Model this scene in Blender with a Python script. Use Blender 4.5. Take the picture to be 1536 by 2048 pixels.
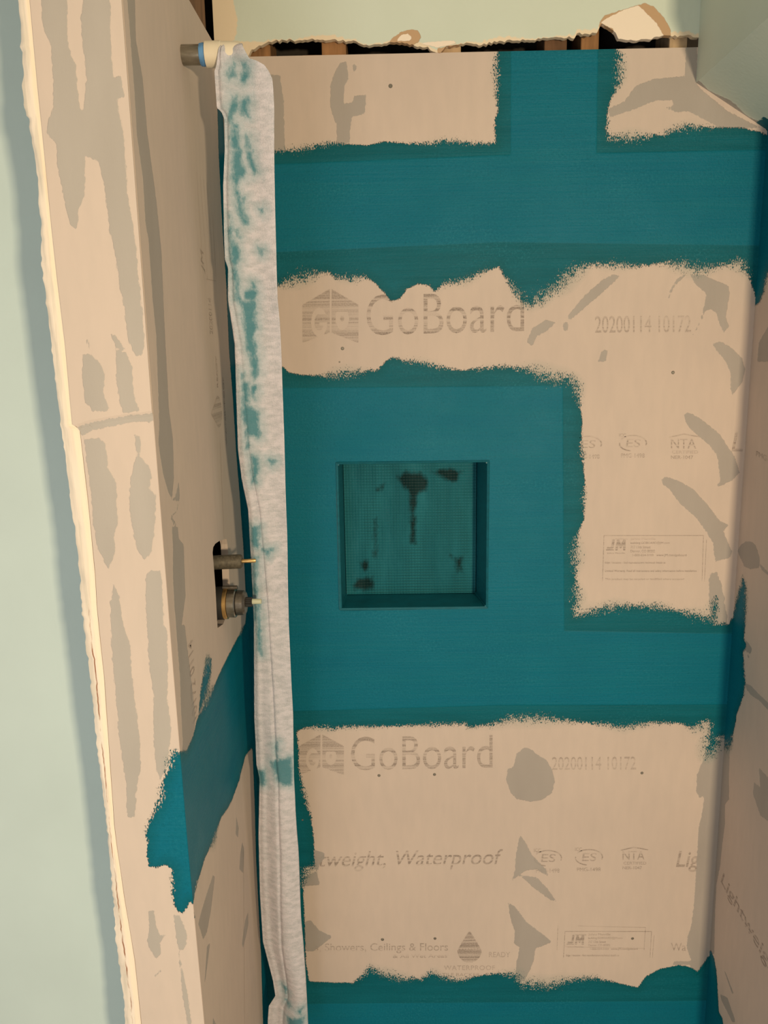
import bpy, bmesh, math, random
import numpy as np
from mathutils import Vector, Matrix
random.seed(4); rng = np.random.default_rng(7)
for o in list(bpy.data.objects): bpy.data.objects.remove(o)
SC = bpy.context.scene
COL = SC.collection

# ------------------------------------------------------------------ camera, light, exposure
F_PX, PITCH, YAW, ROLL = 1600.07, 0.1913027, 0.0133773, -0.0161364
CAM = np.array([0.3059288, -1.5831786, 1.5])
cy, sy = math.cos(YAW), math.sin(YAW)
_f = np.array([-sy, cy, 0.]); _r = np.array([cy, sy, 0.]); _u = np.array([0, 0, 1.])
FW = _f*math.cos(PITCH) - _u*math.sin(PITCH); _u2 = _u*math.cos(PITCH) + _f*math.sin(PITCH)
RT = _r*math.cos(ROLL) + _u2*math.sin(ROLL); UP = _u2*math.cos(ROLL) - _r*math.sin(ROLL)
cam = bpy.data.cameras.new('camera'); cam_o = bpy.data.objects.new('camera', cam); COL.objects.link(cam_o)
cam.sensor_fit = 'VERTICAL'; cam.sensor_height = 36.0; cam.lens = 36.0*F_PX/2048.0
cam.clip_start = .02; cam.clip_end = 50
cam_o.matrix_world = Matrix(((RT[0], UP[0], -FW[0], CAM[0]), (RT[1], UP[1], -FW[1], CAM[1]), (RT[2], UP[2], -FW[2], CAM[2]), (0, 0, 0, 1)))
SC.camera = cam_o
SC.view_settings.view_transform = 'Standard'; SC.view_settings.look = 'None'
SC.view_settings.gamma = 1; SC.view_settings.use_curve_mapping = False
SC.view_settings.exposure = 0.0
w = bpy.data.worlds.new('world'); SC.world = w; w.use_nodes = True
w.node_tree.nodes['Background'].inputs[0].default_value = (1.0, .95, .87, 1)
w.node_tree.nodes['Background'].inputs[1].default_value = .31
def area(name, loc, target, size, size_y, color, energy):
    l = bpy.data.lights.new(name, 'AREA'); l.shape = 'RECTANGLE'; l.size = size; l.size_y = size_y
    l.color = color; l.energy = energy
    o = bpy.data.objects.new(name, l); COL.objects.link(o); o.location = loc
    o.rotation_euler = (Vector(target)-Vector(loc)).to_track_quat('-Z', 'Y').to_euler(); return o
area('vanity_lamp', (1.12, -2.75, 1.42), (.3, 0, 1.0), .13, .13, (1, .79, .50), 46)
area('low_fill_light', (-.5, -2.6, .8), (.25, 0, .35), .9, .9, (.95, .95, .93), 12)  # added neutral fill, set low to brighten the lower left

# ------------------------------------------------------------------ helpers
def ray(px): return FW + RT*((px[0]-768)/F_PX) + UP*((1024-px[1])/F_PX)
def at(px, ax, v):
    d = ray(px); return CAM + d*((v-CAM[ax])/d[ax])
def back(px): p = at(px, 1, 0.0); return (p[0], p[2])
def left(px): p = at(px, 0, 0.0); return (p[1], p[2])
def right(px): p = at(px, 0, 1.0); return (p[1], p[2])
def ul(px): p = at(px, 0, .865); return (p[1], p[2])
ZF = [-.3, .4957, .8048, 1.1115, 1.4516, 1.9094, 2.6]; YF = [-.507, -.5186, -.5405, -.553, -.562, -.567, -.575]
def yfront(z): return np.interp(z, ZF, YF)
def end(px):
    y = -.55
    for _ in range(8): p = at(px, 1, y); y = float(yfront(p[2]))
    return (p[0], p[2])
def crop(x0, y0, s, pts): return [(x0+a/s, y0+b/s) for a, b in pts]
def W(f, pts): return np.array([f(p) for p in pts])

def sdf_one(P, poly):
    A = poly; B = np.roll(poly, -1, 0); d = np.full(len(P), 1e9); ins = np.zeros(len(P), bool)
    for a, b in zip(A, B):
        e = b-a; L = e@e
        if L < 1e-14: continue
        v = P-a; t = np.clip(v@e/L, 0, 1); w_ = v-t[:, None]*e; d = np.minimum(d, (w_**2).sum(1))
        c = ((a[1] > P[:, 1]) != (b[1] > P[:, 1]))
        with np.errstate(divide='ignore', invalid='ignore'):
            xi = (b[0]-a[0])*(P[:, 1]-a[1])/(b[1]-a[1])+a[0]
        ins ^= c & (P[:, 0] < xi)
    d = np.sqrt(d); return np.where(ins, d, -d)
def sdf(P, polys):
    r = np.full(len(P), -.5)
    for p in polys: r = np.maximum(r, sdf_one(P, np.asarray(p, float)))
    return r
def sdf_near(P, polys, pad=.05):
    r = np.full(len(P), -.5)
    for p in polys:
        p = np.asarray(p, float); lo = p.min(0)-pad; hi = p.max(0)+pad
        m = ((P >= lo) & (P <= hi)).all(1)
        if m.any(): r[m] = np.maximum(r[m], sdf_one(P[m], p))
        r[~m] = np.maximum(r[~m], -pad)
    return r

def link(name, me, mat, parent=None):
    o = bpy.data.objects.new(name, me); COL.objects.link(o)
    if mat: me.materials.append(mat)
    if parent: o.parent = parent
    return o
def struct(o): o['kind'] = 'structure'; return o
def mesh_np(name, V, Fc):
    me = bpy.data.meshes.new(name); me.from_pydata([tuple(v) for v in V], [], [tuple(f) for f in Fc]); me.update(); return me
def setattr_(me, name, arr):
    a = me.attributes.get(name) or me.attributes.new(name, 'FLOAT', 'POINT')
    a.data.foreach_set('value', np.asarray(arr, np.float32))
def grid_faces(nu, nv, off=0, flip=False):
    F = []
    for i in range(nu-1):
        for j in range(nv-1):
            a = off+i*nv+j; q = (a, a+nv, a+nv+1, a+1)
            F.append(q[::-1] if flip else q)
    return F
def smooth(me):
    me.polygons.foreach_set('use_smooth', [True]*len(me.polygons))
def bm_obj(name, bm, mat, parent=None, sm=False, bevel=0):
    me = bpy.data.meshes.new(name); bmesh.ops.recalc_face_normals(bm, faces=bm.faces); bm.to_mesh(me); bm.free()
    if sm: smooth(me)
    o = link(name, me, mat, parent)
    if bevel:
        b = o.modifiers.new('bevel', 'BEVEL'); b.width = bevel; b.segments = 2; b.limit_method = 'ANGLE'
    return o
def box(bm, x0, x1, y0, y1, z0, z1):
    vs = [bm.verts.new((x, y, z)) for x in (x0, x1) for y in (y0, y1) for z in (z0, z1)]
    for f in ((0, 1, 3, 2), (4, 6, 7, 5), (0, 4, 5, 1), (2, 3, 7, 6), (0, 2, 6, 4), (1, 5, 7, 3)): bm.faces.new([vs[i] for i in f])
def boxo(name, b, mat, parent=None, bevel=0):
    bm = bmesh.new(); box(bm, *b); return bm_obj(name, bm, mat, parent, bevel=bevel)
def lathe(name, prof, org, mat, parent=None, n=32, tilt=0.0, wob=None):
    """profile of (distance along +X, radius) turned about an X axis through org"""
    bm = bmesh.new(); rings = []
    for a, r in prof:
        R = []
        for k in range(n):
            t = 2*math.pi*k/n; rr = r*(1 if wob is None else wob(k, a))
            R.append(bm.verts.new((org[0]+a, org[1]+rr*math.cos(t), org[2]+rr*math.sin(t)+a*tilt)))
        rings.append(R)
    for A, B in zip(rings, rings[1:]):
        for k in range(n): bm.faces.new((A[k], A[(k+1) % n], B[(k+1) % n], B[k]))
    if prof[0][1] > 1e-6: bm.faces.new(rings[0])
    if prof[-1][1] > 1e-6: bm.faces.new(rings[-1])
    o = bm_obj(name, bm, mat, parent, sm=True)
    m = o.modifiers.new('edge', 'EDGE_SPLIT'); m.split_angle = math.radians(35); return o
def empty(name, loc, label, cat, group=None):
    o = bpy.data.objects.new(name, None); COL.objects.link(o); o.location = loc; o.empty_display_size = .02
    o['label'] = label; o['category'] = cat
    if group: o['group'] = group
    bpy.context.view_layer.update(); return o
def adopt(root):
    """parts were built in world space: keep them there under a root that stands at its base"""
    bpy.context.view_layer.update()
    for c in root.children: c.matrix_parent_inverse = root.matrix_world.inverted()

# ------------------------------------------------------------------ materials
class NT:
    def __init__(s, name):
        s.m = bpy.data.materials.new(name); s.m.use_nodes = True; s.t = s.m.node_tree; s.n = s.t.nodes; s.l = s.t.links
        s.b = s.n['Principled BSDF']; s.pos = s.n.new('ShaderNodeNewGeometry').outputs['Position']
    def _in(s, sock, v):
        if isinstance(v, (int, float)): sock.default_value = v
        elif isinstance(v, (tuple, list)): sock.default_value = tuple(v)+((1,) if len(v) == 3 and len(sock.default_value) == 4 else ())
        else: s.l.new(v, sock)
    def attr(s, name):
        a = s.n.new('ShaderNodeAttribute'); a.attribute_name = name; return a.outputs['Fac']
    def math(s, op, a, b=0.0, c=0.0, clamp=False):
        n = s.n.new('ShaderNodeMath'); n.operation = op; n.use_clamp = clamp
        s._in(n.inputs[0], a); s._in(n.inputs[1], b); s._in(n.inputs[2], c); return n.outputs[0]
    def scale(s, v):
        n = s.n.new('ShaderNodeVectorMath'); n.operation = 'MULTIPLY'; s.l.new(s.pos, n.inputs[0]); n.inputs[1].default_value = v; return n.outputs[0]
    def noise(s, sc=(1, 1, 1), scale=10, detail=2, rough=.5):
        n = s.n.new('ShaderNodeTexNoise'); n.inputs['Scale'].default_value = scale; n.inputs['Detail'].default_value = detail
        n.inputs['Roughness'].default_value = rough; s.l.new(s.scale(sc), n.inputs['Vector']); return n.outputs['Fac']
    def mix(s, f, a, b):
        n = s.n.new('ShaderNodeMix'); n.data_type = 'RGBA'; s._in(n.inputs[0], f); s._in(n.inputs[6], a); s._in(n.inputs[7], b); return n.outputs[2]
    def mr(s, v, a, b, c=0., d=1.):
        n = s.n.new('ShaderNodeMapRange'); s._in(n.inputs[0], v)
        for i, x in enumerate((a, b, c, d)): s._in(n.inputs[i+1], x)
        return n.outputs[0]
    def bump(s, h, dist, strength=1., prev=None):
        n = s.n.new('ShaderNodeBump'); n.inputs['Distance'].default_value = dist; s._in(n.inputs['Strength'], strength); s.l.new(h, n.inputs['Height'])
        if prev: s.l.new(prev, n.inputs['Normal'])
        return n.outputs['Normal']
    def out(s, color, rough=.7, normal=None, metal=0., spec=.5):
        s._in(s.b.inputs['Base Color'], color); s._in(s.b.inputs['Roughness'], rough); s._in(s.b.inputs['Metallic'], metal)
        s._in(s.b.inputs['Specular IOR Level'], spec)
        if normal: s.l.new(normal, s.b.inputs['Normal'])
        return s.m
TEAL_THIN = (.0008, .104, .138); TEAL = (.0008, .137, .212); TEAL_TAPE = (.001, .146, .224)
def board_material(name, b1, b2, grey, compound=(.80, .68, .52)):
    s = NT(name)
    base = s.mix(s.mr(s.noise((1, 1, 1), 3, 3), .35, .65), b1, b2)
    base = s.mix(s.mr(s.noise((1, 1, .25), 60, 4), .35, .75, 0, .12), base, grey)
    # printing
    st = s.noise((2, 2, 200), 1, 3, .7)
    pm = s.math('MULTIPLY', s.attr('print'), s.mr(st, .40, .56, .15, 1))
    pm = s.math('MULTIPLY', pm, s.mr(s.noise((1, 1, 1), 420, 2), .3, .6, .45, 1))
    base = s.mix(pm, base, (.20, .155, .13))
    # grey sealant
    n1 = s.noise((1, 1, .5), 260, 3)
    g = s.math('ADD', s.attr('grey'), s.math('MULTIPLY', s.math('SUBTRACT', n1, .5), .006))
    gm = s.mr(g, -.0004, .0006)
    gcol = s.mix(s.mr(s.noise((1, 1, .3), 14, 3), .3, .7), grey, tuple(c*1.12 for c in grey))
    base = s.mix(s.math('MULTIPLY', gm, .93), base, gcol)
    # teal membrane
    tf = s.math('MAXIMUM', s.attr('fringe'), .0012)
    n2 = s.noise((1, 1, .42), 560, 3, .6); n3 = s.noise((1, 1, 1), 90, 2)
    nn = s.math('MULTIPLY', s.math('ADD', s.math('SUBTRACT', n2, .5), s.math('MULTIPLY', s.math('SUBTRACT', n3, .5), .35)), 8.5)
    t = s.math('ADD', s.attr('teal'), s.math('MULTIPLY', nn, tf))
    tm = s.mr(t, -.0005, .0007)
    haze = s.math('MULTIPLY', s.mr(s.attr('teal'), s.math('MULTIPLY', tf, -2.2), s.math('MULTIPLY', tf, .4)), s.mr(tf, .002, .014, 0, .38))
    base = s.mix(haze, base, (.16, .27, .24))
    stw = s.noise((3, 3, 40), 1, 4, .65); blot = s.noise((1, 1, 1), 7, 4, .6)
    tc = s.mix(s.mr(s.attr('tape'), -.0012, .0012), TEAL_THIN, TEAL)
    tc = s.mix(s.math('MULTIPLY', s.mr(blot, .42, .62), s.mr(s.attr('tape'), -.0012, .0012)), tc, TEAL_TAPE)
    tc = s.mix(s.mr(stw, .35, .75, 0, .55), tc, (.004, .160, .215))  # lighter streaks put a patchy sheen into the teal colour
    fib = s.noise((1, 1, 1), 230, 4, .75)
    tc = s.mix(s.math('MULTIPLY', s.mr(fib, .52, .72, 0, .8), s.mr(s.noise((1, 1, 2.5), 5, 3), .48, .66, .12, 1)), tc, (.022, .21, .27))
    tc = s.mix(s.mr(fib, .46, .28, 0, .55), tc, (.001, .085, .11))
    tc = s.mix(s.mr(s.attr('teal'), 0, .02, .5, 0), tc, (.001, .085, .095))
    base = s.mix(tm, base, tc)
    rough = s.math('SUBTRACT', s.math('SUBTRACT', .82, s.math('MULTIPLY', gm, .22)), s.math('MULTIPLY', tm, s.mr(blot, .3, .7, .30, .44)))
    hb = s.math('ADD', s.math('MULTIPLY', s.noise((1, 1, 1), 400, 3), .4), s.math('MULTIPLY', s.noise((1, 1, .1), 150, 3), .6))
    ht = s.math('ADD', s.math('MULTIPLY', s.noise((4, 4, 160), 1, 4, .7), .75), s.math('MULTIPLY', s.noise((1, 1, 1), 260, 4, .75), .55))
    h = s.math('ADD', s.math('MULTIPLY', hb, s.math('ADD', .10, s.math('MULTIPLY', gm, .35))), s.math('MULTIPLY', s.math('ADD', s.math('MULTIPLY', ht, 2.3), 1.2), tm))
    h = s.math('ADD', h, s.math('MULTIPLY', s.mr(s.attr('tape'), -.0015, .0015), s.math('MULTIPLY', tm, 1.0)))
    h = s.math('ADD', h, s.math('MULTIPLY', gm, .5))
    return s.out(base, rough, s.bump(h, .00055, .9), spec=s.math('SUBTRACT', .35, s.math('MULTIPLY', tm, .22)))
M = {}
M['board'] = board_material('backer_board', (.575, .475, .415), (.62, .51, .44), (.345, .310, .285))
def simple(name, col, rough=.6, metal=0., var=.12, sc=(1, 1, 1), ns=40, bump=.0003, spec=.5, col2=None):
    s = NT(name); n = s.noise(sc, ns, 4)
    c = s.mix(s.mr(n, .3, .7), tuple(x*(1-var) for x in col), col2 or tuple(min(1, x*(1+var)) for x in col))
    return s.out(c, rough, s.bump(n, bump, .7) if bump else None, metal, spec)
M['mint'] = simple('mint_wall_paint', (.60, .71, .69), .55, var=.03, ns=6, bump=.0002)
M['teal'] = simple('teal_membrane_coat', (.002, .120, .165), .45, var=.14, sc=(1, 1, 3), ns=40, bump=.0004)
M['stud'] = simple('rough_stud_wood', (.30, .15, .06), .8, var=.35, sc=(6, 6, .6), ns=14, bump=.0006)
M['stud_dark'] = simple('old_stud_wood', (.17, .085, .04), .85, var=.4, sc=(6, 6, .6), ns=14, bump=.0006)
M['dark'] = simple('painted_cavity_shade', (.035, .028, .022), .95, var=.2, bump=0)  # near-black colour carries the shade inside the wall cavity
M['steel'] = simple('brushed_steel', (.34, .32, .27), .30, 1., var=.2, sc=(.3, 1, 1), ns=200, bump=.00008)
M['dark_steel'] = simple('dark_bronze_metal', (.17, .15, .125), .38, .85, var=.25, ns=160, bump=.0001)
M['sleeve'] = simple('dull_dark_sleeve', (.10, .085, .06), .6, .3, var=.35, ns=220, bump=.0003)
M['brass'] = simple('brass', (.72, .48, .20), .32, 1., var=.12, ns=120, bump=.00006)
M['black'] = simple('black_rubber', (.018, .017, .016), .6, var=.2, bump=0)
M['grey_plastic'] = simple('grey_plastic', (.30, .30, .31), .5, var=.1, bump=.0001)
M['white_plastic'] = simple('off_white_plastic', (.78, .70, .55), .45, var=.05, bump=0)
M['spline'] = simple('cream_plastic_tip', (.55, .56, .40), .45, var=.08, bump=0)
M['blue_tape'] = simple('blue_masking_tape', (.10, .27, .55), .6, var=.25, ns=90, bump=.0004)
M['gypsum'] = simple('gypsum_core', (.86, .74, .60), .9, var=.06, ns=120, bump=.0009)
M['rim'] = simple('joint_compound_edge', (.80, .68, .50), .85, var=.06, ns=70, bump=.001)
M['screw'] = simple('screw_head_filler', (.20, .18, .15), .5, .3, var=.2, bump=0)

# ------------------------------------------------------------------ traced coatings (photo pixels on the plane where they lie)
V4 = 2.56
c2 = lambda *p: crop(400, 0, V4, p); c3 = lambda *p: crop(936, 0, V4, p); c5 = lambda *p: crop(500, 450, V4, p)
c6 = lambda *p: crop(936, 450, V4, p); c1 = lambda *p: crop(0, 0, V4, p); c4 = lambda *p: crop(0, 400, V4, p)
c8 = lambda *p: crop(936, 850, V4, p); c9 = lambda *p: crop(0, 800, V4, p); c10 = lambda *p: crop(100, 1200, V4, p)
c11 = lambda *p: crop(936, 1250, V4, p); c12 = lambda *p: crop(0, 1598, V4, p); c13 = lambda *p: crop(450, 1598, V4, p)
c14 = lambda *p: crop(936, 1598, V4, p); c15 = lambda *p: crop(1150, 820, 3.979, p); c16 = lambda *p: crop(1400, 900, 5.85, p)
c17 = lambda *p: crop(1350, 1550, 4.11, p); c18 = lambda *p: crop(1350, 1250, 6.83, p); c19 = lambda *p: crop(500, 1250, V4, p)

T1 = [(380, 310), (552, 303)] + c2((430, 770), (500, 770), (600, 745), (690, 730), (760, 740), (860, 745), (940, 725), (1060, 735), (1180, 735), (1250, 720), (1400, 735), (1515, 735)) + \
    [(990, 273), (990, 242), (996, 223), (992, 187), (992, 156), (993, 117), (996, 85)] + [(1232, 85), (1240, 110), (1240, 135), (1237, 168)] + \
    c3((740, 490), (715, 560), (712, 640), (715, 705), (800, 710), (900, 700), (1000, 690), (1060, 660), (1130, 650), (1200, 650), (1280, 655), (1400, 655), (1470, 670), (1536, 690)) + \
    [(1620, 270), (1620, 600), (1514, 606), (1508, 583), (1498, 551), (1487, 528), (1478, 523), (1444, 532), (1397, 538), (1366, 528), (1327, 526), (1280, 532), (1241, 530), (1186, 528),
     (1155, 536), (1131, 555), (1112, 575), (1084, 598), (1061, 610), (1049, 608), (1026, 579), (1008, 551), (1000, 536)] + \
    c5((1275, 215), (1200, 235), (1100, 285), (1000, 300), (940, 340), (920, 310), (860, 300), (800, 330), (765, 380), (720, 390), (690, 350), (640, 295), (590, 265), (520, 275), (440, 270),
       (400, 240), (300, 255), (200, 285), (145, 310)) + [(380, 575)]
T2 = [(380, 725)] + c5((165, 725), (200, 755), (260, 768), (380, 772), (450, 765), (560, 755), (660, 740), (700, 690), (730, 680), (800, 695), (880, 705), (960, 725), (1080, 745), (1180, 735), (1300, 725), (1400, 735), (1500, 770)) + \
    c6((440, 790), (520, 780), (560, 830), (570, 900), (585, 1000), (580, 1100)) + c8((575, 100), (590, 200), (600, 300), (590, 400), (595, 480), (560, 560), (545, 640), (550, 750), (555, 850), (550, 980),
       (600, 965), (680, 940), (780, 925), (900, 925), (1000, 935), (1100, 955), (1170, 975), (1240, 985), (1270, 1015), (1335, 1018), (1350, 990)) + [(1620, 1240), (1620, 1474)] + \
    c18((645, 1530), (600, 1560), (560, 1680), (470, 1780), (460, 1600), (475, 1350), (440, 1310), (300, 1380), (240, 1410), (100, 1350), (0, 1340)) + \
    c11((950, 500), (800, 525), (700, 510), (600, 500), (450, 485), (350, 475), (220, 480), (120, 510), (0, 525)) + \
    c19((1100, 505), (950, 510), (800, 515), (650, 520), (500, 520), (420, 530), (350, 520), (270, 530), (238, 545), (250, 640), (248, 720), (265, 800), (285, 900), (310, 980), (325, 1080), (330, 1150)) + \
    c13((455, 220), (455, 350), (410, 360), (400, 450), (405, 560), (410, 700), (415, 850), (430, 930), (440, 935), (560, 940), (660, 940), (720, 890), (740, 860), (790, 890), (900, 920), (1010, 920),
        (1060, 885), (1100, 910), (1200, 930), (1300, 905), (1400, 890), (1490, 900)) + \
    c14((270, 945), (420, 955), (550, 920), (650, 915), (780, 945), (870, 965), (910, 910), (980, 870), (1080, 850), (1140, 860), (1175, 885), (1215, 830), (1245, 785)) + [(1620, 1900), (1620, 2300), (380, 2300)]
BACK_TEAL = [W(back, T1), W(back, T2), W(back, c8((1250, 985), (1255, 920), (1270, 880), (1275, 905), (1265, 990)))]
BACK_TAPE = [W(back, [(1022, 60), (1196, 60), (1192, 330), (1022, 330)]), W(back, [(380, 336), (1000, 311), (1620, 298), (1620, 492), (1000, 484), (380, 512)]),
             W(back, [(380, 778), (1125, 772), (1128, 1262), (1620, 1270), (1620, 1408), (1000, 1410), (380, 1428)]), W(back, [(380, 2010), (1620, 2000), (1620, 2300), (380, 2300)])]
G = [
    [(540, 150), (560, 150), (567, 200), (570, 290), (568, 305), (540, 305)],
    c2((720, 320), (750, 315), (760, 400), (740, 440), (735, 530), (780, 525), (790, 490), (850, 485), (845, 580), (820, 590), (775, 600), (765, 735), (700, 735), (700, 640), (680, 590), (665, 530), (670, 430), (690, 370)),
    c2((790, 320), (805, 345), (795, 375), (780, 350)),
    c3((715, 560), (800, 520), (860, 440), (950, 405), (1110, 390), (1115, 240), (1172, 240), (1175, 440), (1220, 480), (1330, 570), (1500, 655), (1300, 660), (1130, 570), (1070, 575), (1005, 555), (1050, 545), (1050, 515), (960, 515), (850, 560), (730, 600)),
    c6((1140, 255), (1200, 255), (1330, 310), (1340, 350), (1320, 470), (1335, 520), (1310, 550), (1285, 500), (1270, 450), (1240, 430), (1215, 440), (1180, 520), (1130, 600), (1190, 490), (1215, 390), (1220, 350), (1160, 300)),
    c6((1120, 250), (1060, 310), (1025, 380), (1035, 330), (1075, 270)),
    c6((1250, 610), (1290, 595), (1350, 630), (1400, 680), (1420, 740), (1400, 810), (1355, 870), (1345, 840), (1345, 760), (1320, 700), (1280, 650)),
    c15((870, 25), (920, 25), (1000, 70), (1150, 190), (1200, 270), (1270, 370), (1310, 500), (1250, 560), (1160, 605), (1120, 615), (1160, 560), (1150, 500), (1130, 360), (1070, 280), (950, 180), (900, 130), (870, 60)),
    c15((685, 560), (720, 530), (820, 560), (940, 630), (1050, 750), (1150, 880), (1220, 915), (1180, 965), (1200, 1010), (1250, 1130), (1230, 1175), (1120, 1205), (1105, 1130), (1100, 1060), (1040, 960), (960, 850), (840, 750), (760, 640), (700, 590)),
    c16((105, 1500), (130, 1440), (200, 1430), (220, 1500), (250, 1560), (260, 1650), (290, 1720), (280, 1780), (320, 1960), (310, 2030), (200, 2060), (130, 2000), (110, 1800), (105, 1650)),
    c6((745, 252), (690, 280), (600, 360), (540, 430), (510, 470), (525, 485), (580, 440), (660, 370), (740, 300), (775, 262)),
    c6((485, 500), (515, 495), (510, 540), (490, 545)),
    c6((300, 600), (330, 530), (400, 485), (450, 500), (400, 545), (350, 570), (330, 620)),
    c6((665, 700), (690, 640), (715, 640), (705, 700)),
    c11((195, 790), (205, 735), (230, 730), (250, 660), (290, 625), (330, 640), (350, 660), (400, 690), (430, 740), (445, 800), (430, 860), (380, 895), (320, 905), (250, 890), (220, 860)),
    c14((265, 185), (290, 215), (330, 290), (400, 360), (410, 395), (350, 360), (300, 365), (260, 390), (225, 420), (240, 370), (245, 290)),
    c14((260, 390), (350, 400), (400, 450), (455, 525), (420, 515), (330, 450), (290, 410)),
    c14((205, 530), (240, 550), (300, 630), (380, 690), (430, 730), (400, 745), (345, 765), (335, 830), (320, 870), (290, 930), (270, 935), (245, 900), (250, 830), (265, 760), (235, 740), (240, 680), (215, 600)),
    [(1418, 1490), (1455, 1470), (1462, 1480)] + c17((480, 0), (380, 1440), (290, 1440), (250, 1570), (170, 1660), (120, 1560), (-20, 1560), (-10, 1530), (130, 1530), (125, 1500), (100, 1430), (100, 1350), (135, 1230), (155, 1080), (170, 850), (185, 600), (195, 420), (215, 350), (240, 200), (235, 170), (200, 190), (175, 130), (180, 0)),
    c13((440, 620), (480, 670), (550, 705), (480, 760), (450, 780), (400, 780), (400, 630)),
    c13((440, 255), (510, 275), (510, 300), (480, 340), (480, 360), (440, 360)),
    c13((400, 400), (470, 370), (487, 440), (400, 445)),
]
BACK_GREY = [W(back, g) for g in G]
BACK_FRINGE = [(600, 555, 45, .011), (700, 550, 35, .007), (930, 560, 60, .006), (1075, 575, 50, .013), (1135, 560, 50, .013), (1230, 525, 60, .006), (1385, 535, 60, .010), (1480, 530, 30, .010),
               (1095, 745, 60, .011), (1145, 770, 40, .010), (690, 748, 50, .008), (850, 725, 60, .005), (1000, 733, 80, .004), (1170, 900, 25, .005), (1165, 1000, 25, .005), (1155, 1110, 40, .010), (1160, 1200, 40, .010),
               (1220, 1220, 50, .009), (1310, 1215, 50, .007), (1400, 1232, 40, .009), (1060, 1445, 90, .009), (1250, 1448, 90, .006), (900, 1450, 120, .004), (700, 1452, 90, .004), (650, 1460, 30, .006),
               (1410, 1500, 40, .013), (1405, 1460, 30, .009), (610, 1590, 50, .004), (615, 1750, 25, .009), (780, 1950, 50, .009), (880, 1952, 60, .006), (1080, 1965, 70, .011), (1160, 1958, 50, .006),
               (600, 300, 60, .005), (900, 285, 100, .004), (1000, 150, 60, .005), (1240, 140, 40, .009), (1260, 275, 50, .008), (1370, 260, 60, .006), (650, 292, 40, .004)]
LT1 = [(428, 100), (434, 190), (437, 300), (441, 380), (445, 460), (452, 560), (458, 700), (466, 800), (472, 900), (480, 1000), (487, 1100), (491, 1180)] + \
    c10((1005, 60), (1000, 120), (975, 165), (930, 250), (880, 350), (840, 440), (790, 530), (750, 620), (735, 690), (700, 770), (665, 775)) + [(300, 1520), (300, 1850), (380, 1843), (391, 1836), (385, 1817)] + \
    c12((1000, 470), (1020, 400), (1050, 300), (1100, 200), (1130, 100), (1190, 10)) + c10((890, 1100), (930, 1030), (970, 920), (1000, 800), (1030, 760)) + \
    [(505, 1500), (509, 1598), (512, 1715), (516, 1793), (522, 1910), (526, 2048), (530, 2200), (640, 2200), (600, 1600), (560, 1100), (520, 500), (480, 100)]
LEFT_TEAL = [W(left, LT1), W(left, c10((800, 300), (825, 300), (828, 350), (805, 480), (760, 590), (772, 450)))]
LEFT_FRINGE = [(415, 1390, 45, .011), (430, 1690, 40, .008), (480, 1530, 20, .008), (390, 1760, 25, .006), (483, 1265, 20, .006), (415, 1340, 30, .014)]
LEFT_GREY = [W(left, p) for p in (
    c1((650, -150), (650, 0), (660, 100), (675, 300), (690, 500), (700, 690), (730, 900), (745, 1152)) + c4((760, 200), (780, 500), (800, 700), (815, 1152)) + c9((810, 220), (835, 380), (860, 470), (880, 505), (890, 400), (885, 200), (865, 50)) +
    c4((845, 700), (825, 250), (800, 0)) + c1((790, 950), (755, 690), (730, 400), (695, 200), (690, 0), (690, -150)),
    c9((870, 510), (915, 520), (900, 570), (870, 600), (890, 640), (905, 640), (880, 600), (905, 570), (920, 500), (915, 420), (895, 500)),
    c9((880, 650), (910, 650), (915, 710), (940, 740), (945, 900), (950, 1000), (930, 1152)) + c10((690, 130), (700, 220), (745, 600), (735, 700), (700, 790), (675, 780), (680, 740), (670, 560), (665, 400), (650, 200), (635, 0)) + c9((885, 900), (885, 750)),
    c12((1090, 390), (1100, 400), (1080, 570), (1060, 680), (1040, 720), (1015, 640), (1030, 580), (1060, 480)),
    c12((1240, 220), (1250, 260), (1245, 380), (1225, 360), (1230, 280)), c12((1270, 580), (1272, 640), (1260, 700), (1245, 760), (1238, 740), (1255, 620)),
    c12((1210, 90), (1222, 150), (1218, 200), (1206, 180)), c12((1060, 750), (1075, 740), (1055, 900), (1045, 960)), c12((1090, 1120), (1105, 1152), (1105, 1250), (1085, 1250)))]
RIGHT_TEAL = [W(right, [(1480, 200), (1640, 235), (1560, 500), (1536, 545), (1528, 580), (1518, 608), (1500, 612), (1470, 300)]),
              W(right, c16((505, 1480), (530, 1560), (540, 1700), (535, 1900), (530, 2048)) + c18((940, 190), (975, 270), (960, 340), (925, 370), (940, 480), (940, 570), (960, 790), (945, 860), (940, 950), (890, 1100), (840, 1220), (830, 1330), (790, 1500), (770, 1630), (700, 1665), (640, 1670), (560, 1600), (700, 0)) + c16((380, 1960), (440, 1700))),
              W(right, c17((290, 1440), (300, 1450), (320, 1500), (340, 1600), (350, 1750), (360, 1950), (390, 2000), (396, 2048), (400, 2400), (100, 2400), (200, 1700)))]
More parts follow.
